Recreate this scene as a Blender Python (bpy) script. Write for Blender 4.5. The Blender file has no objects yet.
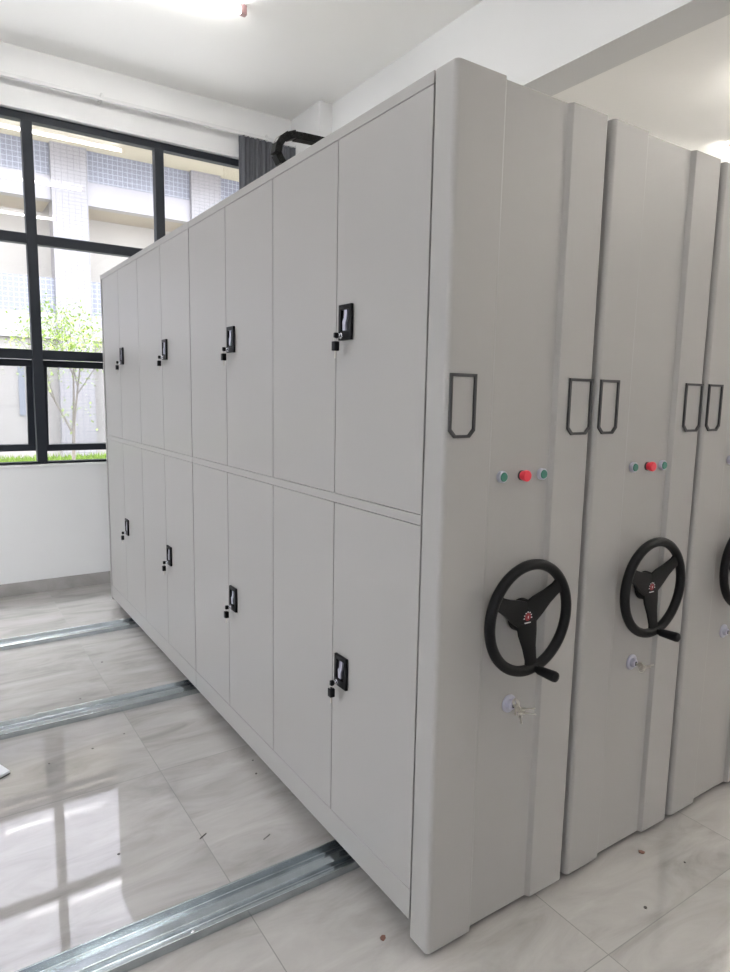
import bpy, bmesh, math, random
from mathutils import Vector, Matrix
PI = math.pi
R = random.Random(7)
scene = bpy.context.scene
COL = scene.collection

# ------------------------------------------------------------------ materials
def nt_mat(name):
    m = bpy.data.materials.new(name); m.use_nodes = True
    nt = m.node_tree
    return m, nt, nt.nodes['Principled BSDF']

def mat(name, col, rough=.5, metal=0., bump=0., bscale=200., spec=.5, var=0., vscale=3., coat=0.):
    m, nt, b = nt_mat(name)
    b.inputs['Base Color'].default_value = (*col, 1)
    b.inputs['Roughness'].default_value = rough
    b.inputs['Metallic'].default_value = metal
    b.inputs['Specular IOR Level'].default_value = spec
    b.inputs['Coat Weight'].default_value = coat
    tc = nt.nodes.new('ShaderNodeTexCoord')
    if bump:
        n = nt.nodes.new('ShaderNodeTexNoise'); n.inputs['Scale'].default_value = bscale
        n.inputs['Detail'].default_value = 2
        nt.links.new(tc.outputs['Object'], n.inputs['Vector'])
        bp = nt.nodes.new('ShaderNodeBump'); bp.inputs['Strength'].default_value = bump
        bp.inputs['Distance'].default_value = .001
        nt.links.new(n.outputs['Fac'], bp.inputs['Height']); nt.links.new(bp.outputs['Normal'], b.inputs['Normal'])
    if var:
        n = nt.nodes.new('ShaderNodeTexNoise'); n.inputs['Scale'].default_value = vscale
        n.inputs['Detail'].default_value = 4
        nt.links.new(tc.outputs['Object'], n.inputs['Vector'])
        r = nt.nodes.new('ShaderNodeValToRGB')
        r.color_ramp.elements[0].position = .3; r.color_ramp.elements[1].position = .7
        r.color_ramp.elements[0].color = (*[c*(1-var) for c in col], 1)
        r.color_ramp.elements[1].color = (*[min(1, c*(1+var)) for c in col], 1)
        nt.links.new(n.outputs['Fac'], r.inputs['Fac']); nt.links.new(r.outputs['Color'], b.inputs['Base Color'])
    return m

def emit_mat(name, col, s):
    m, nt, b = nt_mat(name)
    b.inputs['Base Color'].default_value = (.9, .9, .9, 1)
    b.inputs['Emission Color'].default_value = (*col, 1)
    b.inputs['Emission Strength'].default_value = s
    return m

def glass_mat(name, tint, rough=0., ior=1.5, diffuse=0.):
    m = bpy.data.materials.new(name); m.use_nodes = True
    nt = m.node_tree; nt.nodes.clear()
    out = nt.nodes.new('ShaderNodeOutputMaterial')
    tr = nt.nodes.new('ShaderNodeBsdfTransparent'); tr.inputs['Color'].default_value = (*tint, 1)
    gl = nt.nodes.new('ShaderNodeBsdfGlossy'); gl.inputs['Roughness'].default_value = rough
    lw = nt.nodes.new('ShaderNodeLayerWeight'); lw.inputs['Blend'].default_value = .5
    pw = nt.nodes.new('ShaderNodeMath'); pw.operation = 'POWER'; pw.inputs[1].default_value = 5
    fr = nt.nodes.new('ShaderNodeMath'); fr.operation = 'MULTIPLY_ADD'; fr.inputs[1].default_value = .955; fr.inputs[2].default_value = .045
    nt.links.new(lw.outputs['Facing'], pw.inputs[0]); nt.links.new(pw.outputs[0], fr.inputs[0])
    mx = nt.nodes.new('ShaderNodeMixShader')
    nt.links.new(fr.outputs[0], mx.inputs['Fac'])
    src = tr
    if diffuse:
        df = nt.nodes.new('ShaderNodeBsdfDiffuse'); df.inputs['Color'].default_value = (.8, .8, .8, 1)
        m2 = nt.nodes.new('ShaderNodeMixShader'); m2.inputs['Fac'].default_value = diffuse
        nt.links.new(tr.outputs[0], m2.inputs[1]); nt.links.new(df.outputs[0], m2.inputs[2]); src = m2
    nt.links.new(src.outputs[0], mx.inputs[1]); nt.links.new(gl.outputs[0], mx.inputs[2])
    nt.links.new(mx.outputs[0], out.inputs['Surface'])
    return m

def tile_mat(name, col, grout, sx, sy, sz, gw=.008, rough=.3):
    """wall tiles: grout lines every sx/sy/sz metres along object axes (0 = none)"""
    m, nt, b = nt_mat(name)
    b.inputs['Roughness'].default_value = rough
    L = nt.links.new
    tc = nt.nodes.new('ShaderNodeTexCoord'); sp = nt.nodes.new('ShaderNodeSeparateXYZ')
    L(tc.outputs['Object'], sp.inputs[0])
    acc = None
    for ax, s in zip('XYZ', (sx, sy, sz)):
        if not s: continue
        md = nt.nodes.new('ShaderNodeMath'); md.operation = 'FLOORED_MODULO'; md.inputs[1].default_value = s
        L(sp.outputs[ax], md.inputs[0])
        lt = nt.nodes.new('ShaderNodeMath'); lt.operation = 'LESS_THAN'; lt.inputs[1].default_value = gw
        L(md.outputs[0], lt.inputs[0])
        if acc is None: acc = lt
        else:
            mxn = nt.nodes.new('ShaderNodeMath'); mxn.operation = 'MAXIMUM'
            L(acc.outputs[0], mxn.inputs[0]); L(lt.outputs[0], mxn.inputs[1]); acc = mxn
    mix = nt.nodes.new('ShaderNodeMix'); mix.data_type = 'RGBA'
    mix.inputs['A'].default_value = (*col, 1); mix.inputs['B'].default_value = (*grout, 1)
    L(acc.outputs[0], mix.inputs['Factor']); L(mix.outputs['Result'], b.inputs['Base Color'])
    return m

def marble_floor(name, grout=True, rough=.06, k=1.0):
    m, nt, b = nt_mat(name)
    L = nt.links.new; N = nt.nodes.new
    tc = N('ShaderNodeTexCoord'); sp = N('ShaderNodeSeparateXYZ'); L(tc.outputs['Object'], sp.inputs[0])
    def math_(op, a, bb=None, v=None):
        n = N('ShaderNodeMath'); n.operation = op
        if isinstance(a, (int, float)): n.inputs[0].default_value = a
        else: L(a, n.inputs[0])
        if bb is not None:
            if isinstance(bb, (int, float)): n.inputs[1].default_value = bb
            else: L(bb, n.inputs[1])
        return n.outputs[0]
    # per-tile shift so that every tile has veins of its own
    tx = math_('FLOOR', math_('DIVIDE', math_('ADD', sp.outputs['X'], .35), .8))
    ty = math_('FLOOR', math_('DIVIDE', math_('ADD', sp.outputs['Y'], .35), .8))
    off = N('ShaderNodeCombineXYZ')
    L(math_('MULTIPLY', tx, 3.7), off.inputs[0]); L(math_('MULTIPLY', ty, 5.3), off.inputs[1])
    add = N('ShaderNodeVectorMath'); add.operation = 'ADD'
    L(tc.outputs['Object'], add.inputs[0]); L(off.outputs[0], add.inputs[1])
    mp = N('ShaderNodeMapping'); mp.inputs['Rotation'].default_value = (0, 0, .5)
    mp.inputs['Scale'].default_value = (1.0, 3.6, 1)
    L(add.outputs[0], mp.inputs[0])
    n1 = N('ShaderNodeTexNoise'); n1.inputs['Scale'].default_value = 2.2; n1.inputs['Detail'].default_value = 9
    n1.inputs['Roughness'].default_value = .62; n1.inputs['Distortion'].default_value = .9
    L(mp.outputs[0], n1.inputs[0])
    cr = N('ShaderNodeValToRGB'); e = cr.color_ramp.elements
    e[0].position = .28; e[0].color = (.27*k, .256*k, .25*k, 1)
    e[1].position = .72; e[1].color = (.43*k, .41*k, .398*k, 1)
    c = cr.color_ramp.elements.new(.5); c.color = (.365*k, .347*k, .335*k, 1)
    L(n1.outputs['Fac'], cr.inputs[0])
    col = cr.outputs[0]
    if grout:
        gx = math_('LESS_THAN', math_('FLOORED_MODULO', math_('ADD', sp.outputs['X'], .351), .8), .0030)
        gy = math_('LESS_THAN', math_('FLOORED_MODULO', math_('ADD', sp.outputs['Y'], .351), .8), .0030)
        g = math_('MAXIMUM', gx, gy)
        mix = N('ShaderNodeMix'); mix.data_type = 'RGBA'; mix.inputs['B'].default_value = (.06, .055, .05, 1)
        L(g, mix.inputs['Factor']); L(col, mix.inputs['A']); col = mix.outputs['Result']
        L(math_('MULTIPLY_ADD', g, .4), b.inputs['Roughness'])
        b.inputs['Roughness'].links[0].from_node.inputs[2].default_value = rough
    else: b.inputs['Roughness'].default_value = rough
    L(col, b.inputs['Base Color'])
    n2 = N('ShaderNodeTexNoise'); n2.inputs['Scale'].default_value = 2.5; n2.inputs['Detail'].default_value = 1
    L(tc.outputs['Object'], n2.inputs[0])
    bp = N('ShaderNodeBump'); bp.inputs['Strength'].default_value = .05; bp.inputs['Distance'].default_value = .004
    L(n2.outputs['Fac'], bp.inputs['Height']); L(bp.outputs[0], b.inputs['Normal'])
    b.inputs['IOR'].default_value = 2.2
    return m

M = {}
M['steel'] = mat('grey_powder_coat', (.318, .306, .292), .38, bump=.12, bscale=900, spec=.45)
M['dark'] = mat('dark_gap', (.03, .03, .03), .8)
M['black'] = mat('black_plastic', (.004, .004, .0045), .5, bump=.1, bscale=600, spec=.16)
M['blackgloss'] = mat('black_gloss', (.004, .004, .005), .35, spec=.14)
M['darkgrey'] = mat('charcoal_plastic', (.028, .028, .030), .5)
M['chrome'] = mat('chrome', (.82, .82, .86), .22, 1.)
M['nickel'] = mat('nickel_keys', (.55, .52, .47), .32, 1.)
M['lilac'] = mat('satin_zinc', (.46, .46, .54), .4, .7)
M['green'] = mat('green_cap', (.03, .16, .11), .35)
M['red'] = mat('red_cap', (.70, .035, .06), .4)
M['whitepl'] = mat('white_plastic', (.7, .7, .7), .4)
M['badge_red'] = mat('badge_red', (.22, .006, .012), .35)
M['wall'] = mat('white_wall_paint', (.70, .70, .70), .85, var=.015, vscale=1.2, bump=.15, bscale=80)
M['ceil'] = mat('white_ceiling_paint', (.90, .893, .875), .9, var=.012, vscale=1.)
M['frame'] = mat('dark_window_frame', (.017, .020, .026), .5, spec=.2)
M['glass'] = glass_mat('window_glass', (.97, .98, .98), 0., 1.52)
M['sash_glass'] = glass_mat('sash_glass', (.90, .91, .92), 0., 1.52, diffuse=.10)
M['rail'] = mat('galvanised_steel', (.50, .55, .58), .2, 1., var=.12, vscale=14)
M['curtain'] = mat('grey_curtain', (.12, .125, .14), .9, bump=.5, bscale=600)
M['rod'] = mat('white_rod', (.62, .62, .62), .4)
M['floor'] = marble_floor('marble_floor_tile', True, .035)
M['skirt'] = marble_floor('marble_skirting', False, .2, .85)
M['tube'] = emit_mat('tube_glow', (1., .98, .95), 24.)
M['tube_warm'] = emit_mat('warm_tube_glow', (1., .955, .87), 52.)  # warmer and stronger, to brighten the bay beyond the beam
M['lamp_body'] = mat('lamp_housing', (.8, .8, .8), .4)
M['cap'] = mat('lamp_cap', (.36, .22, .22), .4)
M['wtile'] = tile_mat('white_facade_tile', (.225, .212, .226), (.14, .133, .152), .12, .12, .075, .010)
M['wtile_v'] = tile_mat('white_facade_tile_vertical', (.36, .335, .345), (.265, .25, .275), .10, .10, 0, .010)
M['btile'] = tile_mat('blue_grey_facade_tile', (.155, .16, .20), (.30, .305, .35), .10, .10, .10, .012)
M['beige'] = mat('beige_render', (.46, .40, .32), .9, var=.03, vscale=.8)
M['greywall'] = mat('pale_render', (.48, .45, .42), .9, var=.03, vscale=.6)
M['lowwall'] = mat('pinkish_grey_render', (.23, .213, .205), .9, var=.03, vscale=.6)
M['bluepanel'] = mat('blue_grey_shutter', (.13, .14, .17), .6)
M['grass'] = mat('grass_green', (.11, .17, .025), .95, var=.5, vscale=14)
M['paving'] = mat('grey_paving', (.08, .078, .075), .9, var=.06, vscale=2)
M['path'] = mat('concrete_path', (.38, .37, .355), .9, var=.06, vscale=4)
M['bark'] = mat('pale_bark', (.15, .13, .11), .9, var=.2, vscale=20)
M['leaf'] = mat('yellow_green_leaf', (.20, .29, .045), .6, var=.3, vscale=6)
M['brown'] = mat('brown_chip', (.16, .075, .055), .8)
M['speck'] = mat('dark_grit', (.05, .045, .04), .8)
M['board'] = mat('pale_board', (.62, .62, .66), .5)

# ------------------------------------------------------------------ geometry helpers
def add_box(bm, x0, x1, y0, y1, z0, z1, bev=0., seg=2):
    r = bmesh.ops.create_cube(bm, size=1.)
    vs = r['verts']
    for v in vs:
        v.co = Vector(((x0+x1)/2 + v.co.x*(x1-x0), (y0+y1)/2 + v.co.y*(y1-y0), (z0+z1)/2 + v.co.z*(z1-z0)))
    if bev:
        es = list({e for v in vs for e in v.link_edges})
        bmesh.ops.bevel(bm, geom=es, offset=bev, segments=seg, affect='EDGES', profile=.5)

def add_prism(bm, pts, z0, z1, axis='z'):
    """closed polygon extruded along an axis; pts are the other two coordinates in order"""
    def P(a, b, c):
        return {'z': (a, b, c), 'x': (c, a, b), 'y': (a, c, b)}[axis]
    lo = [bm.verts.new(P(a, b, z0)) for a, b in pts]; hi = [bm.verts.new(P(a, b, z1)) for a, b in pts]
    n = len(pts); fs = [bm.faces.new(lo[::-1]), bm.faces.new(hi)]
    for i in range(n): fs.append(bm.faces.new((lo[i], lo[(i+1) % n], hi[(i+1) % n], hi[i])))
    bmesh.ops.recalc_face_normals(bm, faces=fs)

def frame_of(d):
    d = Vector(d).normalized()
    a = Vector((0, 0, 1)) if abs(d.z) < .9 else Vector((1, 0, 0))
    u = d.cross(a).normalized(); return u, d.cross(u).normalized()

def add_lathe(bm, prof, origin, direction, n=28):
    """prof: list of (distance along axis, radius)"""
    o = Vector(origin); d = Vector(direction).normalized(); u, w = frame_of(d)
    rings = []
    for t, r in prof:
        if r < 1e-6: rings.append([bm.verts.new(o + d*t)]); continue
        rings.append([bm.verts.new(o + d*t + (u*math.cos(2*PI*i/n) + w*math.sin(2*PI*i/n))*r) for i in range(n)])
    fs = []
    for a, b in zip(rings, rings[1:]):
        for i in range(n):
            j = (i+1) % n
            if len(a) == 1 and len(b) == 1: continue
            if len(a) == 1: fs.append(bm.faces.new((a[0], b[j], b[i])))
            elif len(b) == 1: fs.append(bm.faces.new((a[i], a[j], b[0])))
            else: fs.append(bm.faces.new((a[i], a[j], b[j], b[i])))
    if len(rings[0]) > 1: fs.append(bm.faces.new(rings[0][::-1]))
    if len(rings[-1]) > 1: fs.append(bm.faces.new(rings[-1]))
    bmesh.ops.recalc_face_normals(bm, faces=fs)

def add_cyl(bm, a, b, r, r2=None, n=16):
    a = Vector(a); b = Vector(b)
    add_lathe(bm, [(0, r), ((b-a).length, r if r2 is None else r2)], a, b-a, n)

def add_torus(bm, c, axis, Rr, r, n=64, m=14, sx=1.):
    c = Vector(c); d = Vector(axis).normalized(); u, w = frame_of(d)
    g = []
    for i in range(n):
        a = 2*PI*i/n; rad = u*math.cos(a) + w*math.sin(a)
        g.append([bm.verts.new(c + rad*(Rr + r*math.cos(2*PI*k/m)) + d*(r*sx*math.sin(2*PI*k/m))) for k in range(m)])
    fs = []
    for i in range(n):
        for k in range(m):
            fs.append(bm.faces.new((g[i][k], g[(i+1) % n][k], g[(i+1) % n][(k+1) % m], g[i][(k+1) % m])))
    bmesh.ops.recalc_face_normals(bm, faces=fs)

def add_sweep(bm, path, sec, up):
    """sweep a closed section (a,b) along a path of points; 'up' fixed side vector"""
    up = Vector(up).normalized(); rings = []
    P = [Vector(p) for p in path]
    for i, p in enumerate(P):
        t = (P[min(i+1, len(P)-1)] - P[max(i-1, 0)]).normalized(); s = t.cross(up).normalized()
        rings.append([bm.verts.new(p + up*a + s*b) for a, b in sec])
    n = len(sec); fs = [bm.faces.new(rings[0][::-1]), bm.faces.new(rings[-1])]
    for A, B in zip(rings, rings[1:]):
        for i in range(n): fs.append(bm.faces.new((A[i], A[(i+1) % n], B[(i+1) % n], B[i])))
    bmesh.ops.recalc_face_normals(bm, faces=fs)

def link(name, bm, m, parent=None, loc=(0, 0, 0), smooth=True, bevel=0.):
    me = bpy.data.meshes.new(name); bm.normal_update(); bm.to_mesh(me); bm.free()
    me.materials.append(m)
    if smooth:
        for p in me.polygons: p.use_smooth = True
        me.set_sharp_from_angle(angle=math.radians(32))
    o = bpy.data.objects.new(name, me); COL.objects.link(o); o.location = loc
    if parent: o.parent = parent
    if bevel:
        b = o.modifiers.new('bevel', 'BEVEL'); b.width = bevel; b.segments = 2; b.limit_method = 'ANGLE'
    if smooth:
        wn = o.modifiers.new('weighted_normal', 'WEIGHTED_NORMAL'); wn.keep_sharp = True; wn.weight = 100
    return o

def box(name, m, parent, x0, x1, y0, y1, z0, z1, bev=0., loc=(0, 0, 0)):
    bm = bmesh.new(); add_box(bm, x0, x1, y0, y1, z0, z1, bev); return link(name, bm, m, parent, loc)

def thing(name, label, cat, loc=(0, 0, 0), rz=0, group=None):
    o = bpy.data.objects.new(name, None); COL.objects.link(o); o.location = loc; o.rotation_euler = (0, 0, rz)
    o.empty_display_size = .1
    o['label'] = label; o['category'] = cat
    if group: o['group'] = group
    return o

def tag(o, label, cat, group=None, kind=None):
    o['label'] = label; o['category'] = cat
    if group: o['group'] = group
    if kind: o['kind'] = kind
    return o

def struct(o, label=None, cat=None):
    o['kind'] = 'structure'
    if label: o['label'] = label
    if cat: o['category'] = cat
    return o

def copy_tree(o, parent=None):
    c = o.copy(); COL.objects.link(c)
    if parent: c.parent = parent
    for ch in list(o.children): copy_tree(ch, c)
    return c

# ------------------------------------------------------------------ room shell
XL, XR, YB, YW, HC = -5.2, 6.6, -5.0, 4.22, 3.96
WX0, WX1, WZ0, WZ1 = -4.22, 1.64, 1.0, 3.55      # window opening
bm = bmesh.new(); add_box(bm, XL-.2, XR+.2, YB-.2, YW+.26, -.1, 0)
struct(link('floor', bm, M['floor'], smooth=False), 'grey veined polished marble tile floor', 'floor')
bm = bmesh.new(); add_box(bm, XL-.2, XR+.2, YB-.2, YW+.26, HC, HC+.15)
struct(link('ceiling', bm, M['ceil'], smooth=False), 'plain white painted ceiling with tube lights', 'ceiling')
bm = bmesh.new()
add_box(bm, XL-.2, XR+.2, YW, YW+.24, 0, WZ0)
add_box(bm, XL-.2, XR+.2, YW, YW+.24, WZ1, HC)
add_box(bm, XL-.2, WX0, YW, YW+.24, WZ0, WZ1)
add_box(bm, WX1, XR+.2, YW, YW+.24, WZ0, WZ1)
struct(link('wall_back', bm, M['wall'], smooth=False), 'white wall around the big dark-framed window', 'wall')
bm = bmesh.new()                                # wall behind the viewer, with an added daylight window at its left half
add_box(bm, XL-.2, XR+.2, YB-.2, YB, 0, .95); add_box(bm, XL-.2, XR+.2, YB-.2, YB, 3.4, HC)
add_box(bm, XL-.2, -4.8, YB-.2, YB, .95, 3.4); add_box(bm, -2.3, XR+.2, YB-.2, YB, .95, 3.4)
struct(link('wall_front', bm, M['wall'], smooth=False), 'white wall behind the viewer', 'wall')
bm = bmesh.new()
add_box(bm, XL-.2, XL, YB, YW, 0, .95); add_box(bm, XL-.2, XL, YB, YW, 3.5, HC)
add_box(bm, XL-.2, XL, YB, .2, .95, 3.5); add_box(bm, XL-.2, XL, 3.2, YW, .95, 3.5)
struct(link('wall_left', bm, M['wall'], smooth=False), 'white wall with a window at the left end of the room', 'wall')
def grid_window(name, horizontal, a0, a1, z0, z1, at_, label):  # unseen windows added so more daylight reaches the room
    bm = bmesh.new(); n = 3; t = .06
    def B(u0, u1, w0, w1):
        if horizontal: add_box(bm, u0, u1, at_, at_+.07, w0, w1)
        else: add_box(bm, at_, at_+.07, u0, u1, w0, w1)
    B(a0, a1, z0, z0+t); B(a0, a1, z1-t, z1)
    us = [a0 + (a1-a0-t)*i/n for i in range(n+1)]
    for u in us: B(u, u+t, z0+t, z1-t)
    zm = z0+.85
    for i in range(n): B(us[i]+t, us[i+1], zm, zm+t)
    w_ = struct(link(name, bm, M['frame']), label, 'window')
    for i in range(n):
        for c0, c1 in ((z0+t, zm), (zm+t, z1-t)):
            if horizontal: box('pane', M['glass'], w_, us[i]+t, us[i+1], at_+.03, at_+.036, c0, c1)
            else: box('pane', M['glass'], w_, at_+.03, at_+.036, us[i]+t, us[i+1], c0, c1)
grid_window('window_2', True, -4.8, -2.3, .95, 3.4, YB-.13, 'dark-framed window behind the viewer')
grid_window('window_3', False, .2, 3.2, .95, 3.5, XL-.13, 'dark-framed window at the left end of the room')
struct(box('wall_right', M['wall'], None, XR, XR+.2, YB, YW, 0, HC), 'white wall at the right end of the room', 'wall')
struct(box('trim_1', M['wall'], None, 1.905, 2.145, YB, YW, 3.352, HC), 'white ceiling beam running above the cabinets', 'beam')
struct(box('trim_2', M['wall'], None, 1.785, 2.145, 3.715, YW, 0, HC), 'white corner pillar beside the grey curtain', 'pillar')
struct(box('baseboard_back', M['skirt'], None, XL, 1.785, YW-.012, YW, 0, .098, .002), 'grey marble skirting below the window', 'skirting')
struct(box('trim_3', M['whitepl'], None, WX0, WX1, YW-.012, YW+.05, WZ0-.018, WZ0, .003), 'thin pale window sill', 'sill')

# ------------------------------------------------------------------ window
FY = 4.27                                      # front face of the frame
FD = .07
mull = [-.366+.955*k for k in range(-4, 3)]     # left edge of each vertical bar (width .082)
MW = .070
bm = bmesh.new()
add_box(bm, WX0, WX1, FY, FY+FD, WZ1-.055, WZ1)
add_box(bm, WX0, WX1, FY, FY+FD, WZ0, WZ0+.016)
add_box(bm, WX0, WX0+.05, FY, FY+FD, WZ0+.016, WZ1-.055)
add_box(bm, WX1-.05, WX1, FY, FY+FD, WZ0+.016, WZ1-.055)
inner = [m for m in mull if WX0+.1 < m < WX1-.13]
for m in inner: add_box(bm, m, m+MW, FY-.008, FY+FD, WZ0+.016, WZ1-.055)
edges = [WX0+.05] + [v for m in inner for v in (m, m+MW)] + [WX1-.05]
bays = [(edges[i], edges[i+1]) for i in range(0, len(edges), 2)]
T = [(1.796, 1.866), (2.636, 2.708)]
for a, b in bays:
    for z0, z1 in T: add_box(bm, a, b, FY, FY+FD, z0, z1)
win = link('window_1', bm, M['frame'], bevel=.002)
struct(win, 'wide dark-framed grid window with awning sashes', 'window')
for a, b in bays:
    for z0, z1 in ((T[1][1], WZ1-.055), (T[0][1], T[1][0])):
        box('pane', M['glass'], win, a, b, FY+.034, FY+.040, z0, z1)
sash_m = None
for i, (a, b) in enumerate(bays):
    w = b-a
    bm = bmesh.new(); t = .052; h = .715
    add_box(bm, 0, w+.03, 0, .035, -t, 0); add_box(bm, 0, w+.03, 0, .035, -h, -h+t)
    add_box(bm, 0, t, 0, .035, -h+t, -t); add_box(bm, w+.03-t, w+.03, 0, .035, -h+t, -t)
    s = link('sash', bm, M['frame'], win, (a-.015, FY+FD+.004, T[0][0]-.004), bevel=.002)
    s.rotation_euler = (math.radians(9 if i % 2 else 7), 0, 0)
    box('pane', M['sash_glass'], s, t, w+.03-t, .014, .020, -h+t, -t)

# ------------------------------------------------------------------ curtain and rod
rod = thing('curtain_rod', 'thin white curtain rod on the wall above the window', 'curtain rod', (0, 4.13, 3.715))
bm = bmesh.new(); add_box(bm, -4.3, 1.78, -.012, .012, -.013, .013, .004); link('rail', bm, M['rod'], rod)
bm = bmesh.new()
add_box(bm, -4.3, 1.78, .010, .020, .013, .022); link('track_lip', bm, M['rod'], rod)
for x in (-3.1, -1.5, .165, 1.5):
    bm = bmesh.new(); add_box(bm, x-.012, x+.012, -.016, .090, -.006, .026, .003); add_cyl(bm, (x, .0, .02), (x, 0, .036), .008)
    link('bracket', bm, M['rod'], rod)
bm = bmesh.new()
nx, nz = 150, 14; x0, x1, zt, zb = 1.25, 1.77, 3.698, .06
front, back = [], []
for j in range(nz+1):
    v = j/nz; z = zt + (zb-zt)*v; fr, bk = [], []
    for i in range(nx+1):
        u = i/nx
        amp = .018*(1+.35*math.sin(3.1*u*6+1)) * (.75+.25*v)
        y = 4.125 + amp*math.sin(2*PI*u*11 + .9*math.sin(u*9) + .25*math.sin(v*3+u*5)) + .008*math.sin(2*PI*u*27)
        x = x0 + (x1-x0)*u + .006*math.sin(v*4+u*14)
        fr.append(bm.verts.new((x, y, z))); bk.append(bm.verts.new((x, y+.004, z)))
    front.append(fr); back.append(bk)
for j in range(nz):
    for i in range(nx):
        bm.faces.new((front[j][i], front[j+1][i], front[j+1][i+1], front[j][i+1]))
        bm.faces.new((back[j][i], back[j][i+1], back[j+1][i+1], back[j+1][i]))
for j in range(nz):
    bm.faces.new((front[j][0], back[j][0], back[j+1][0], front[j+1][0]))
    bm.faces.new((front[j][nx], front[j+1][nx], back[j+1][nx], back[j][nx]))
for i in range(nx):
    bm.faces.new((front[0][i], front[0][i+1], back[0][i+1], back[0][i]))
    bm.faces.new((front[nz][i], back[nz][i], back[nz][i+1], front[nz][i+1]))
bmesh.ops.recalc_face_normals(bm, faces=bm.faces[:])
cur = link('curtain', bm, M['curtain'])
tag(cur, 'dark grey pleated curtain drawn aside at the right end of the window', 'curtain')

# ------------------------------------------------------------------ ceiling tube lights
def tube_light(label):
    t = thing('tube_light', label, 'ceiling light', group='tube lights on the ceiling')
    bm = bmesh.new(); add_box(bm, -.61, .61, -.012, .012, -.020, 0, .003); link('housing', bm, M['lamp_body'], t)
    bm = bmesh.new(); add_cyl(bm, (-.59, 0, -.040), (.59, 0, -.040), .014, n=16); link('tube', bm, M['tube'], t)
    for s in (-1, 1):
        bm = bmesh.new(); add_box(bm, min(s*.59, s*.63), max(s*.59, s*.63), -.018, .018, -.058, -.0, .004); link('end_cap', bm, M['cap'], t)
    return t
tl = tube_light('white tube light with a reddish end cap at the top edge of the photo')
tl.location = (.12, 2.83, HC)
spots = [(.06, 1.20), (.02, -.52), (.02, -2.3), (-3.0, 2.83), (-3.0, 1.2), (-3.0, -.52), (-3.0, -2.3), (4.62, 1.3), (4.62, -1.2), (5.7, -3.8), (4.9, -2.8), (3.2, .2), (3.2, -1.8), (5.9, 2.2), (5.9, -.2)]  # most tubes beyond the beam are unseen additions that brighten that bay
words = ['tube light mirrored as the second bright streak in the window', 'tube light mirrored as the third bright streak in the window',
         'tube light at the rear of the room above the floor rails'] + ['tube light on the ceiling of the left half of the room']*4 + ['tube light on the ceiling beyond the beam at the right']*8
for (x, y), w in zip(spots, words):
    c = copy_tree(tl); c.location = (x, y, HC); c['label'] = w
    if 'left half' in w: c['group'] = 'tube lights over the left half'
    if 'beyond the beam' in w:
        c['group'] = 'tube lights beyond the beam'
        for ch in c.children:
            if ch.name.startswith('tube'):
                ch.data = ch.data.copy(); ch.data.materials[0] = M['tube_warm']

# ------------------------------------------------------------------ floor rails
def rail(y, label):
    t = thing('floor_rail', label, 'rail', (0, y, 0), group='steel rails under the mobile cabinets')
    a, b, w, h = -3.2, 1.76, .066, .029
    sec = [(-w, 0), (w, 0), (w, h), (w-.004, h), (w-.012, .006), (.022, .006), (.014, .021), (-.014, .021), (-.022, .006), (-w+.012, .006), (-w+.004, h), (-w, h)]
    bm = bmesh.new(); add_prism(bm, sec, a, b, 'x'); link('channel', bm, M['rail'], t, bevel=.0015)
    for k in range(5):
        bm = bmesh.new(); add_lathe(bm, [(0, .009), (.003, .008), (.005, .004), (.005, 0)], (-.52-.62*k, -.038, .006), (0, 0, 1), 12)
        link('screw', bm, M['chrome'], t)
    return t
rail(.392, 'nearest galvanised steel floor rail running into the near end of the cabinet')
rail(1.935, 'middle galvanised steel floor rail running under the grey cabinet')
rail(3.10, 'farthest galvanised steel floor rail, nearest the window wall')

# ------------------------------------------------------------------ mobile shelving cabinets
W = .559
ZB, ZT = .064, 2.36
def make_carcass(root, y0, y1, front=True):
    bm = bmesh.new()
    if front:
        d = .022                                       # doors sit in this recess
        add_box(bm, d, W-.004, y0+.0006, y1-.0006, ZB, ZT)          # core
        add_box(bm, 0, d, y0+.0016, y1-.0016, ZT-.0305, ZT)
        add_box(bm, 0, d, y0+.0016, y1-.0016, 1.2290, 1.2570)
        add_box(bm, 0, d, y0+.0016, y1-.0016, ZB, .1565)
    else:
        add_box(bm, 0, W-.004, y0+.0006, y1-.0006, ZB, ZT)
    return link('carcass', bm, M['steel'], root, bevel=.0012)

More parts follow.
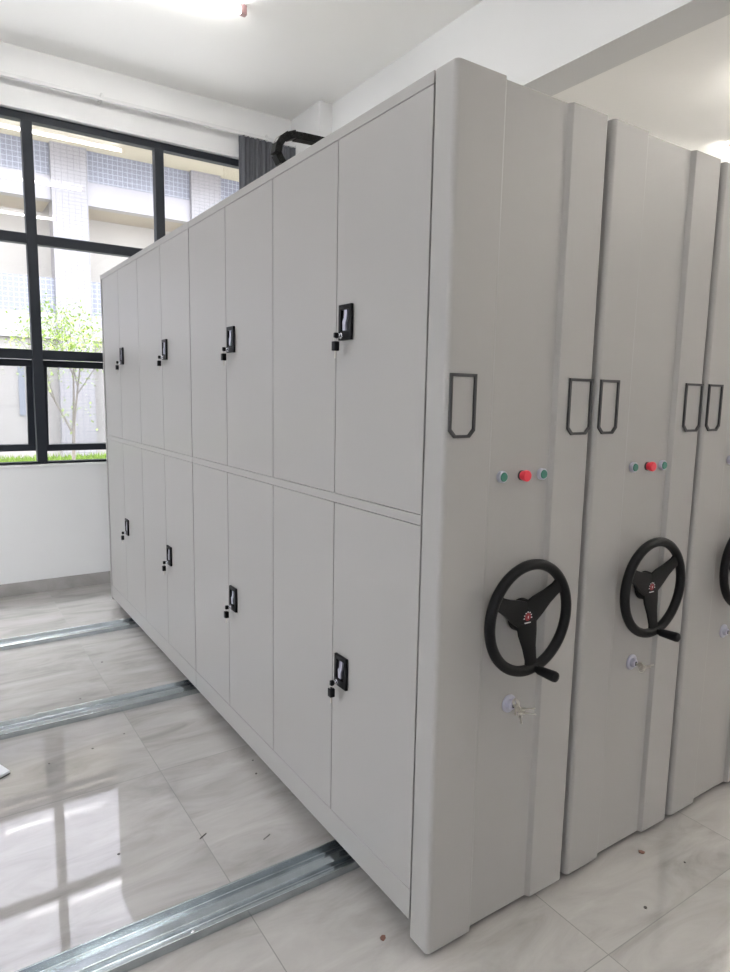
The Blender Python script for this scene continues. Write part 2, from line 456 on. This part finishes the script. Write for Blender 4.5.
def make_latch(door, y, z):
    """black recessed latch plate with chrome paddle, lock and key; lower edge of the plate at z, edges y..y+.072"""
    w, h = .072, .106
    bm = bmesh.new()
    t = .012
    add_box(bm, -.010, 0, y, y+.014, z, z+h, .002); add_box(bm, -.010, 0, y+w-.014, y+w, z, z+h, .002)
    add_box(bm, -.010, 0, y+.012, y+w-.012, z+h-.016, z+h, .002); add_box(bm, -.010, 0, y+.012, y+w-.012, z, z+.026, .002)
    add_box(bm, -.002, 0, y+.01, y+w-.01, z+.02, z+h-.01)
    link('latch_plate', bm, M['blackgloss'], door)
    bm = bmesh.new()
    pts = [(y+.032, z+.029), (y+.048, z+.029), (y+.050, z+.056), (y+.042, z+.066), (y+.040, z+.089), (y+.024, z+.089), (y+.026, z+.062), (y+.032, z+.052)]
    add_prism(bm, pts, -.0085, -.002, 'x'); link('latch_lever', bm, M['lilac'], door)
    bm = bmesh.new()
    ly, lz = y+w-.020, z+.013
    add_lathe(bm, [(0, .009), (.004, .009), (.005, .007), (.010, .007), (.012, .005)], (-.009, ly, lz), (-1, 0, 0), 18)
    link('lock', bm, M['chrome'], door)
    # key in the lock and its twin hanging from the ring
    bm = bmesh.new(); add_box(bm, -.026, -.018, ly-.0012, ly+.0012, lz-.004, lz+.004); link('key_blade', bm, M['nickel'], door)
    bm = bmesh.new(); add_box(bm, -.036, -.022, ly-.006, ly+.006, lz-.008, lz+.009, .003); link('key_head', bm, M['blackgloss'], door)
    bm = bmesh.new(); add_torus(bm, (-.031, ly, lz-.012), (0, 1, 0), .007, .001, 18, 6); link('key_ring', bm, M['nickel'], door)
    bm = bmesh.new(); add_box(bm, -.0325, -.0295, ly-.003, ly+.003, lz-.068, lz-.044); link('key_blade', bm, M['nickel'], door)
    bm = bmesh.new(); add_box(bm, -.040, -.022, ly-.010, ly+.010, lz-.046, lz-.017, .003); link('key_head', bm, M['blackgloss'], door)

def make_door(root, k, z0, z1, latch_z=None):
    y0 = .45*k; g = .0019
    if k == 7: y1 = 3.586
    else: y1 = y0+.45
    bm = bmesh.new(); add_box(bm, .0004, .020, y0+g*(2 if k == 4 else 1), y1-g*(2 if k == 3 else 1), z0, z1, .0012)
    d = link('door', bm, M['steel'], root)
    if latch_z: make_latch(d, y1-.100, latch_z)
    return d

def make_end_panel(root):
    a = .156
    pts = [(-.004, -.010)]
    for i in range(7):                               # rounded corner
        t = PI + i*PI/12
        pts.append((-.004+.014+.014*math.cos(t), -.088+.014+.014*math.sin(t)))
    pts += [(a, -.088), (a+.013, -.074), (.400, -.074), (.409, -.088)]
    for i in range(7):
        t = 1.5*PI + i*PI/12
        pts.append((W-.014+.014*math.cos(t), -.088+.014+.014*math.sin(t)))
    pts.append((W, -.010))
    bm = bmesh.new(); add_prism(bm, pts, .018, 2.356, 'z')
    o = link('end_panel', bm, M['steel'], root, bevel=.002)
    return o

def make_label_holder(root, x0, x1):
    z0, z1, t, c = 1.468, 1.630, .0075, .018
    out = [(x0, z1), (x1, z1), (x1, z0+c), (x1-c, z0), (x0+c, z0), (x0, z0+c)]
    c2 = c-.003
    inn = [(x0+t, z1-t), (x1-t, z1-t), (x1-t, z0+t+c2), (x1-t-c2, z0+t), (x0+t+c2, z0+t), (x0+t, z0+t+c2)]
    bm = bmesh.new(); ya, yb = -.0935, -.0875
    A = [bm.verts.new((x, ya, z)) for x, z in out]; B = [bm.verts.new((x, ya, z)) for x, z in inn]
    C = [bm.verts.new((x, yb, z)) for x, z in out]; D = [bm.verts.new((x, yb, z)) for x, z in inn]
    n = 6
    for i in range(n):
        j = (i+1) % n
        for q in ((A[i], A[j], B[j], B[i]), (C[i], D[i], D[j], C[j]), (A[i], C[i], C[j], A[j]), (B[i], B[j], D[j], D[i])): bm.faces.new(q)
    bmesh.ops.recalc_face_normals(bm, faces=bm.faces[:])
    link('label_holder', bm, M['darkgrey'], root)

def make_button(root, x, red=False):
    z = 1.358
    if red:
        bm = bmesh.new(); add_lathe(bm, [(0, .014), (.004, .014), (.005, .0125)], (x, -.074, z), (0, -1, 0), 26)
        b = link('push_button', bm, M['darkgrey'], root)
        bm = bmesh.new(); add_lathe(bm, [(0, .0125), (.010, .0125), (.011, .0155), (.019, .0155), (.021, .014), (.022, 0)], (x, -.078, z), (0, -1, 0), 26)
        c = link('button_cap', bm, M['red'], b); c['label'] = 'red button cap'
    else:
        bm = bmesh.new(); add_lathe(bm, [(0, .0165), (.010, .0165), (.012, .0150), (.012, .0130), (.008, .0130)], (x, -.074, z), (0, -1, 0), 26)
        b = link('push_button', bm, M['lilac'], root)
        bm = bmesh.new(); add_lathe(bm, [(0, .0127), (.007, .0127), (.009, .011), (.009, 0)], (x, -.080, z), (0, -1, 0), 26)
        c = link('button_cap', bm, M['green'], b); c['label'] = 'dark green button cap'

WC = Vector((.292, -.132, .962))
def make_wheel(root):
    bm = bmesh.new(); add_torus(bm, WC, (0, 1, 0), .153, .0150, 72, 14)
    rim = link('steering_wheel', bm, M['black'], root); rim['label'] = 'black steering wheel'
    for deg in (277, 34, 154):
        a = math.radians(deg); d = Vector((math.cos(a), 0, math.sin(a))); s = Vector((-math.sin(a), 0, math.cos(a)))
        bm = bmesh.new(); rows = []
        for r, hw, yo in ((.015, .038, .012), (.05, .034, .010), (.09, .024, .006), (.125, .020, .002), (.150, .025, 0)):
            row = []
            for sx, yy in ((-1, .004), (-1, -.003), (-.55, -.006), (.55, -.006), (1, -.003), (1, .004)):
                row.append(bm.verts.new(WC + d*r + s*hw*sx + Vector((0, yo+yy, 0))))
            rows.append(row)
        fs = [bm.faces.new(rows[0][::-1]), bm.faces.new(rows[-1])]
        for A, B in zip(rows, rows[1:]):
            for i in range(6): fs.append(bm.faces.new((A[i], A[(i+1) % 6], B[(i+1) % 6], B[i])))
        bmesh.ops.recalc_face_normals(bm, faces=fs)
        link('spoke', bm, M['black'], rim)
    bm = bmesh.new()
    add_lathe(bm, [(0, .024), (.016, .024), (.020, .048), (.036, .047), (.044, .041), (.049, .030), (.051, .018), (.0515, 0)], (WC.x, -.074, WC.z), (0, -1, 0), 40)
    link('hub', bm, M['black'], rim)
    yb = -.074-.0512
    bm = bmesh.new(); add_lathe(bm, [(0, .0115), (.001, .0115), (.0012, 0)], (WC.x, yb, WC.z+.001), (0, -1, 0), 24)
    b = link('badge', bm, M['badge_red'], rim); b['label'] = 'round dark red hub badge'
    bm = bmesh.new()                                   # ring of small pale marks and a bar under it
    for k in range(7):
        a = math.radians(190-k*33); p = Vector((math.cos(a), 0, math.sin(a)))*.0150
        add_box(bm, WC.x+p.x-.0017, WC.x+p.x+.0017, yb-.0012, yb+.001, WC.z+p.z-.0015, WC.z+p.z+.0015)
    add_box(bm, WC.x-.012, WC.x+.012, yb-.0012, yb+.001, WC.z-.0175, WC.z-.0145)
    add_box(bm, WC.x-.0008, WC.x+.0014, yb-.0022, yb-.001, WC.z-.003, WC.z+.004)
    link('badge_marks', bm, M['whitepl'], rim)
    a = math.radians(279); p = WC + Vector((math.cos(a), 0, math.sin(a)))*.153
    bm = bmesh.new()
    add_lathe(bm, [(0, .010), (.012, .010), (.016, .0125), (.048, .0145), (.070, .0155), (.077, .0140), (.081, .008), (.082, 0)], p+Vector((0, -.006, 0)), (0.02, -1, 0.02), 24)
    link('crank_handle', bm, M['black'], rim)

def key_shape(bm, p, d, L=.030, hr=.009):
    """flat key: round head at p, blade along d"""
    p = Vector(p); d = Vector(d).normalized(); u, w = frame_of(d)
    add_torus(bm, p, w, hr*.72, hr*.3, 18, 6)
    q = p + d*hr
    vs = [q+u*s*.003+w*k*.0008 + d*t for t in (0, L) for s, k in ((-1, -1), (1, -1), (1, 1), (-1, 1))]
    v = [bm.verts.new(x) for x in vs]
    for f in ((3, 2, 1, 0), (4, 5, 6, 7), (0, 1, 5, 4), (1, 2, 6, 5), (2, 3, 7, 6), (3, 0, 4, 7)): bm.faces.new([v[i] for i in f])

def make_panel_lock(root, bunch):
    x, z = .287, .687; y = -.074
    bm = bmesh.new(); add_lathe(bm, [(0, .027), (.003, .027), (.005, .024), (.005, .015), (.016, .0135), (.018, .011), (.018, 0)], (x, y, z), (0, -1, 0), 32)
    l = link('panel_lock', bm, M['lilac'], root)
    bm = bmesh.new(); add_box(bm, x-.0022, x+.0022, y-.0195, y-.017, z-.007, z+.007)
    link('keyhole', bm, M['black'], l)
    bm = bmesh.new()
    add_box(bm, x-.001, x+.001, y-.026, y-.017, z-.003, z+.003)
    yk = y-.036
    add_lathe(bm, [(0, .011), (.0025, .011)], (x-.0012, yk, z), (1, 0, 0), 20)
    add_torus(bm, (x+.004, yk-.004, z-.012), (.3, 1, .2), .013, .0011, 24, 6)
    if bunch:
        key_shape(bm, (x-.012, yk-.003, z+.020), (-.1, -.1, -1), .022, .013)
        key_shape(bm, (x+.012, yk-.006, z-.004), (1, -.5, .05))
        key_shape(bm, (x+.010, yk-.010, z-.012), (.8, -.6, -.1))
        key_shape(bm, (x+.004, yk-.006, z-.020), (.25, -.1, -1), .018)
    else:
        key_shape(bm, (x+.008, yk-.006, z-.004), (1, -.6, .25), .026)
        key_shape(bm, (x+.006, yk-.004, z-.012), (.9, -.6, .35), .020)
    bmesh.ops.recalc_face_normals(bm, faces=bm.faces[:])
    link('keys', bm, M['nickel'], l)

def make_cabinet(X, label, full, bunch):
    root = thing('mobile_storage_cabinet', label, 'cabinet', (X, 0, 0), group='row of grey mobile cabinets')
    make_carcass(root, 0, 1.8, full); make_carcass(root, 1.8, 3.60, full)
    box('far_end_plate', M['steel'], root, -.002, W-.002, 3.602, 3.625, .045, 2.362, .002)
    make_end_panel(root)
    make_label_holder(root, .006, .094); make_label_holder(root, .452, .553)
    make_button(root, .213); make_button(root, .292, True); make_button(root, .371)
    make_wheel(root); make_panel_lock(root, bunch)
    if full:
        for k in range(8):
            m = k % 2 == 0
            make_door(root, k, 1.2585, ZT-.032, 1.736 if m else None)
            make_door(root, k, .158, 1.2275, .626 if m else None)
    for y in (.392, 1.935, 3.10):                      # undercarriage wheels on the rails
        for x in (.07, W-.07):
            bm = bmesh.new(); add_lathe(bm, [(0, .020), (.002, .0225), (.026, .0225), (.028, .020)], (x, y-.014, .0418), (0, 1, 0), 20)
            link('roller', bm, M['darkgrey'], root)
        bm = bmesh.new(); add_box(bm, .03, W-.03, y-.045, y-.032, .040, ZB+.0005); add_box(bm, .03, W-.03, y+.032, y+.045, .040, ZB+.0005)
        link('roller_bracket', bm, M['rail'], root)
    if full:
        for y in (.29, 1.63, 2.45, 3.40):
            bm = bmesh.new(); add_box(bm, .012, .03, y, y+.018, ZB-.012, ZB+.0005, .002); link('underside_clip', bm, M['whitepl'], root)
    return root
make_cabinet(0, 'near grey steel mobile cabinet with eight pairs of doors showing and black steering wheel', True, True)
make_cabinet(.5854, 'middle grey steel cabinet end panel with steering wheel, second from the left', False, False)
make_cabinet(1.1708, 'rightmost grey steel cabinet end panel, cut by the right edge of the photo', False, False)

# ------------------------------------------------------------------ cable chain over the cabinet tops
chain = thing('cable_chain', 'black plastic cable drag chain looping above the near cabinet top', 'cable chain', (.05, .95, ZT+.002))
path = []
r = .066; z0 = .017; 
path += [(x, 0, z0) for x in (.42, .36, .30, .24, .18, .13)]
for i in range(1, 10):
    a = -PI/2 - i*PI/10
    path.append((.075+.085*math.cos(a), 0, z0+r+ r*math.sin(a)))
path += [(x, 0, z0+2*r+.002*k) for k, x in enumerate((.10, .16, .22, .28, .34, .40, .46, .52, .58))]
path += [(.62, 0, z0+2*r+.01), (.655, 0, z0+2*r-.03), (.665, 0, z0+r*.8), (.665, 0, .02)]
P = [Vector(p) for p in path]
n = 0
# individual links
tot = []
for a, b in zip(P, P[1:]): tot.append((b-a).length)
Ltot = sum(tot); step = .030; s = step/2; idx = 0; accd = 0
bm = bmesh.new()
def at(sv):
    acc = 0
    for (a, b), l in zip(zip(P, P[1:]), tot):
        if sv <= acc+l: return a + (b-a)*((sv-acc)/l), (b-a).normalized()
        acc += l
    return P[-1], (P[-1]-P[-2]).normalized()
while s < Ltot:
    p, t = at(s); side = Vector((0, 1, 0)); nrm = t.cross(side)
    for hy, hl, hn in ((.019, .0160, .0130),):
        vs = []
        for sy in (-1, 1):
            for pts in ((-1, -1), (1, -1), (1, 1), (-1, 1)):
                vs.append(bm.verts.new(p + side*sy*hy + t*pts[0]*hl + nrm*pts[1]*hn))
        for f in ((0, 1, 2, 3), (7, 6, 5, 4), (0, 4, 5, 1), (1, 5, 6, 2), (2, 6, 7, 3), (3, 7, 4, 0)): bm.faces.new([vs[i] for i in f])
    for sy in (-1, 1):
        add_lathe(bm, [(0, .010), (.003, .010), (.003, .005), (.001, .005), (.001, 0)], p+side*sy*.019, side*sy, 12)
    s += step
bmesh.ops.recalc_face_normals(bm, faces=bm.faces[:])
link('links', bm, M['black'], chain, bevel=.0015)
bm = bmesh.new(); add_box(bm, .40, .46, -.034, .034, 0, .012, .002); link('end_bracket', bm, M['darkgrey'], chain)

# ------------------------------------------------------------------ litter on the floor
def chip(name, label, cat, pts, h, m, loc, rz, group=None):
    bm = bmesh.new(); add_prism(bm, pts, 0, h, 'z'); o = link(name, bm, m, None, loc, smooth=False)
    o.rotation_euler = (0, 0, rz); return tag(o, label, cat, group)
cp = [(-.010, -.006), (.002, -.008), (.011, -.003), (.008, .006), (-.003, .008), (-.009, .003)]
chip('brown_chip', 'small brown chip on the floor left of the near cabinet corner', 'debris', cp, .002, M['brown'], (-.06, .045, 0), .6)
chip('brown_chip', 'small brown chip on the floor in front of the middle cabinet', 'debris', cp, .003, M['brown'], (.92, -.139, 0), 2.0)
sl = [(-.018, -.0018), (.017, -.0024), (.019, .001), (-.016, .0022)]
chip('dark_sliver', 'thin dark sliver lying across the tile joint, left of the near rail', 'debris', sl, .002, M['speck'], (-.345, .757, 0), .55)
chip('dark_sliver', 'thin dark sliver on the floor between the tile joint and the cabinet', 'debris', sl, .002, M['speck'], (-.155, .632, 0), .45)
bd = [(-.09, -.055), (.05, -.05), (.062, .045), (-.085, .05)]
chip('board_offcut', 'pale flat offcut with dark underside on the floor at the left edge', 'offcut', bd, .010, M['board'], (-.945, 1.575, .004), .5)
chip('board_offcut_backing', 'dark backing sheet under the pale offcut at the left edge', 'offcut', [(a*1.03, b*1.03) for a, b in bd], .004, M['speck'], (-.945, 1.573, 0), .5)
for x, y in ((.01, 1.12), (-.02, 1.02), (-.55, 1.58), (-.40, 1.64), (-.73, 1.55), (-.12, 2.02), (-.50, 2.12), (1.0, -.25), (-.30, 2.55), (-.62, .82), (.70, -.30)):
    q = .7+R.random()*.6
    chip('grit_speck', 'tiny dark speck of grit on the floor', 'grit', [(a*.42*q, b*.5*q) for a, b in cp], .002, M['speck'], (x, y, 0), R.random()*6, 'grit specks on the floor')

# ------------------------------------------------------------------ outside
struct(box('ground_path', M['path'], None, -30, 30, 4.52, 11.9, -.3, .10), 'pale concrete path outside the window', 'path')
struct(box('ground', M['paving'], None, -40, 40, -40, 4.5, -.4, -.12), 'grey paving around the building', 'ground')
bm = bmesh.new(); add_box(bm, -30, 30, 11.9, 13.7, -.3, .17)
lawn = link('lawn', bm, M['grass']); tag(lawn, 'strip of green grass at the foot of the building outside', 'grass', kind='stuff')
bm = bmesh.new()
for k in range(5200):
    x = R.uniform(-4, 4.5); y = R.uniform(11.92, 13.6); h = R.uniform(.05, .13); a = R.uniform(0, PI); w = .012
    dx, dy = math.cos(a)*w, math.sin(a)*w; lx, ly = R.uniform(-.04, .04), R.uniform(-.04, .04)
    v = [bm.verts.new(c) for c in ((x-dx, y-dy, .172), (x+dx, y+dy, .172), (x+lx, y+ly, .172+h))]; bm.faces.new(v)
g = link('grass_blades', bm, M['grass'], None, smooth=False); tag(g, 'short grass blades at the foot of the building outside', 'grass', kind='stuff')

BY = 14.0
bl = thing('apartment_building', 'white and blue-grey tiled apartment building seen through the window', 'building', (0, BY, 0))
box('back_wall', M['greywall'], bl, -18, 22, 1.2, 1.5, .1, 14.9)
box('roof_slab', M['beige'], bl, -18, 22, -1.6, 1.5, 6.49, 6.75)
box('upper_wall', M['wtile_v'], bl, -18, 22, -1.5, -1.3, 6.75, 15.0)
cols = [1.37+2.9*k for k in range(-5, 6)]
for x in cols:
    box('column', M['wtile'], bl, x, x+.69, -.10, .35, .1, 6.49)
for x in cols:
    a, b = x+.69, x+2.9
    box('blue_tile_parapet', M['btile'], bl, a, b, .04, .24, 5.86, 6.49)
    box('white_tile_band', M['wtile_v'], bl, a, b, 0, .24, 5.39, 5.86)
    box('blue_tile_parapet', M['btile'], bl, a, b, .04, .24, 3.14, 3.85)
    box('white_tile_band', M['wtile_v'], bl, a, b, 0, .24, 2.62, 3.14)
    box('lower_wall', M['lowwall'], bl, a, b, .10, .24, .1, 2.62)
    box('balcony_floor', M['beige'], bl, a, b, .24, 1.2, 2.62, 2.75)
    box('balcony_floor', M['beige'], bl, a, b, .24, 1.2, 5.39, 5.5)
    if x < 1:
        sh = box('shutter', M['bluepanel'], bl, a+1.45 - (0 if x > -2 else .6), b-.65, .07, .10, 1.02, 2.02)

def tree(x, y, h, rad, n, label, leanx=0):
    t = thing('young_tree', label, 'tree', (x, y, .10), group='young trees outside the window')
    bm = bmesh.new(); tips = []
    def branch(p, d, L, r, depth):
        q = p + d*L; add_cyl(bm, p, q, r, r*.62, 8); tips.append(q)
        if depth == 0: return
        for _ in range(3):
            nd = (d + Vector((R.uniform(-.6, .6), R.uniform(-.6, .6), R.uniform(-.05, .5)))).normalized()
            branch(p + d*L*R.uniform(.55, 1), nd, L*R.uniform(.55, .8), r*.55, depth-1)
    branch(Vector((0, 0, 0)), Vector((leanx, 0, 1)).normalized(), h*.42, .030, 3)
    link('trunk', bm, M['bark'], t)
    bm = bmesh.new()
    tt = [p for p in tips if p.z > h*.40]
    for _ in range(n):
        c = R.choice(tt) + Vector((R.gauss(0, rad), R.gauss(0, rad), R.gauss(0, rad)))
        L = R.uniform(.04, .075); d = Vector((R.gauss(0, 1), R.gauss(0, 1), R.gauss(-.2, .7))).normalized(); u, w = frame_of(d)
        v = [bm.verts.new(c), bm.verts.new(c+d*L*.5+u*L*.28+w*.004), bm.verts.new(c+d*L), bm.verts.new(c+d*L*.5-u*L*.28+w*.004)]
        bm.faces.new(v)
    o = link('foliage', bm, M['leaf'], t, smooth=False)
    return t
tree(.70, 9.0, 2.75, .13, 2100, 'young tree with sparse yellow-green leaves outside, nearest the cabinet end', .04)
tree(-.25, 10.9, 2.35, .11, 1100, 'smaller young tree with a thin stem outside, left of its neighbour', -.03)

# ------------------------------------------------------------------ daylight
w = bpy.data.worlds.new('sky'); scene.world = w; w.use_nodes = True
nt = w.node_tree; bg = nt.nodes['Background']
tc = nt.nodes.new('ShaderNodeTexCoord'); sp = nt.nodes.new('ShaderNodeSeparateXYZ'); cr = nt.nodes.new('ShaderNodeValToRGB')
nt.links.new(tc.outputs['Generated'], sp.inputs[0]); nt.links.new(sp.outputs['Z'], cr.inputs[0]); nt.links.new(cr.outputs[0], bg.inputs[0])
cr.color_ramp.elements[0].position = 0; cr.color_ramp.elements[0].color = (.55, .56, .60, 1)
cr.color_ramp.elements[1].position = 1; cr.color_ramp.elements[1].color = (1.5, 1.56, 1.68, 1)
bg.inputs['Strength'].default_value = 3.6
sun = bpy.data.lights.new('sun', 'SUN'); sun.energy = 4.5; sun.angle = math.radians(50); sun.color = (1, .97, .93)
so = bpy.data.objects.new('sun', sun); COL.objects.link(so)
so.rotation_euler = Vector((-.22, -.32, -.90)).to_track_quat('-Z', 'Y').to_euler(); so.location = (0, 8, 12)

# ------------------------------------------------------------------ camera
yaw, pitch, roll, f = 0.588882, -0.136392, 0.018162, 663.628194
cy, sy, cp_, sp_ = math.cos(yaw), math.sin(yaw), math.cos(pitch), math.sin(pitch)
fw = Vector((sy*cp_, cy*cp_, sp_)); rr = Vector((cy, -sy, 0)); uu = rr.cross(fw)
r2 = rr*math.cos(roll)+uu*math.sin(roll); u2 = uu*math.cos(roll)-rr*math.sin(roll)
cam = bpy.data.cameras.new('camera'); co = bpy.data.objects.new('camera', cam); COL.objects.link(co)
co.matrix_world = Matrix(((r2.x, u2.x, -fw.x, -1.091516), (r2.y, u2.y, -fw.y, -1.361808), (r2.z, u2.z, -fw.z, 1.572078), (0, 0, 0, 1)))
cam.sensor_fit = 'HORIZONTAL'; cam.sensor_width = 36; cam.lens = f*36/730; cam.clip_start = .02
scene.camera = co
scene.view_settings.view_transform = 'Standard'; scene.view_settings.look = 'None'
scene.view_settings.gamma = 1; scene.view_settings.exposure = 1.43; scene.view_settings.use_curve_mapping = False
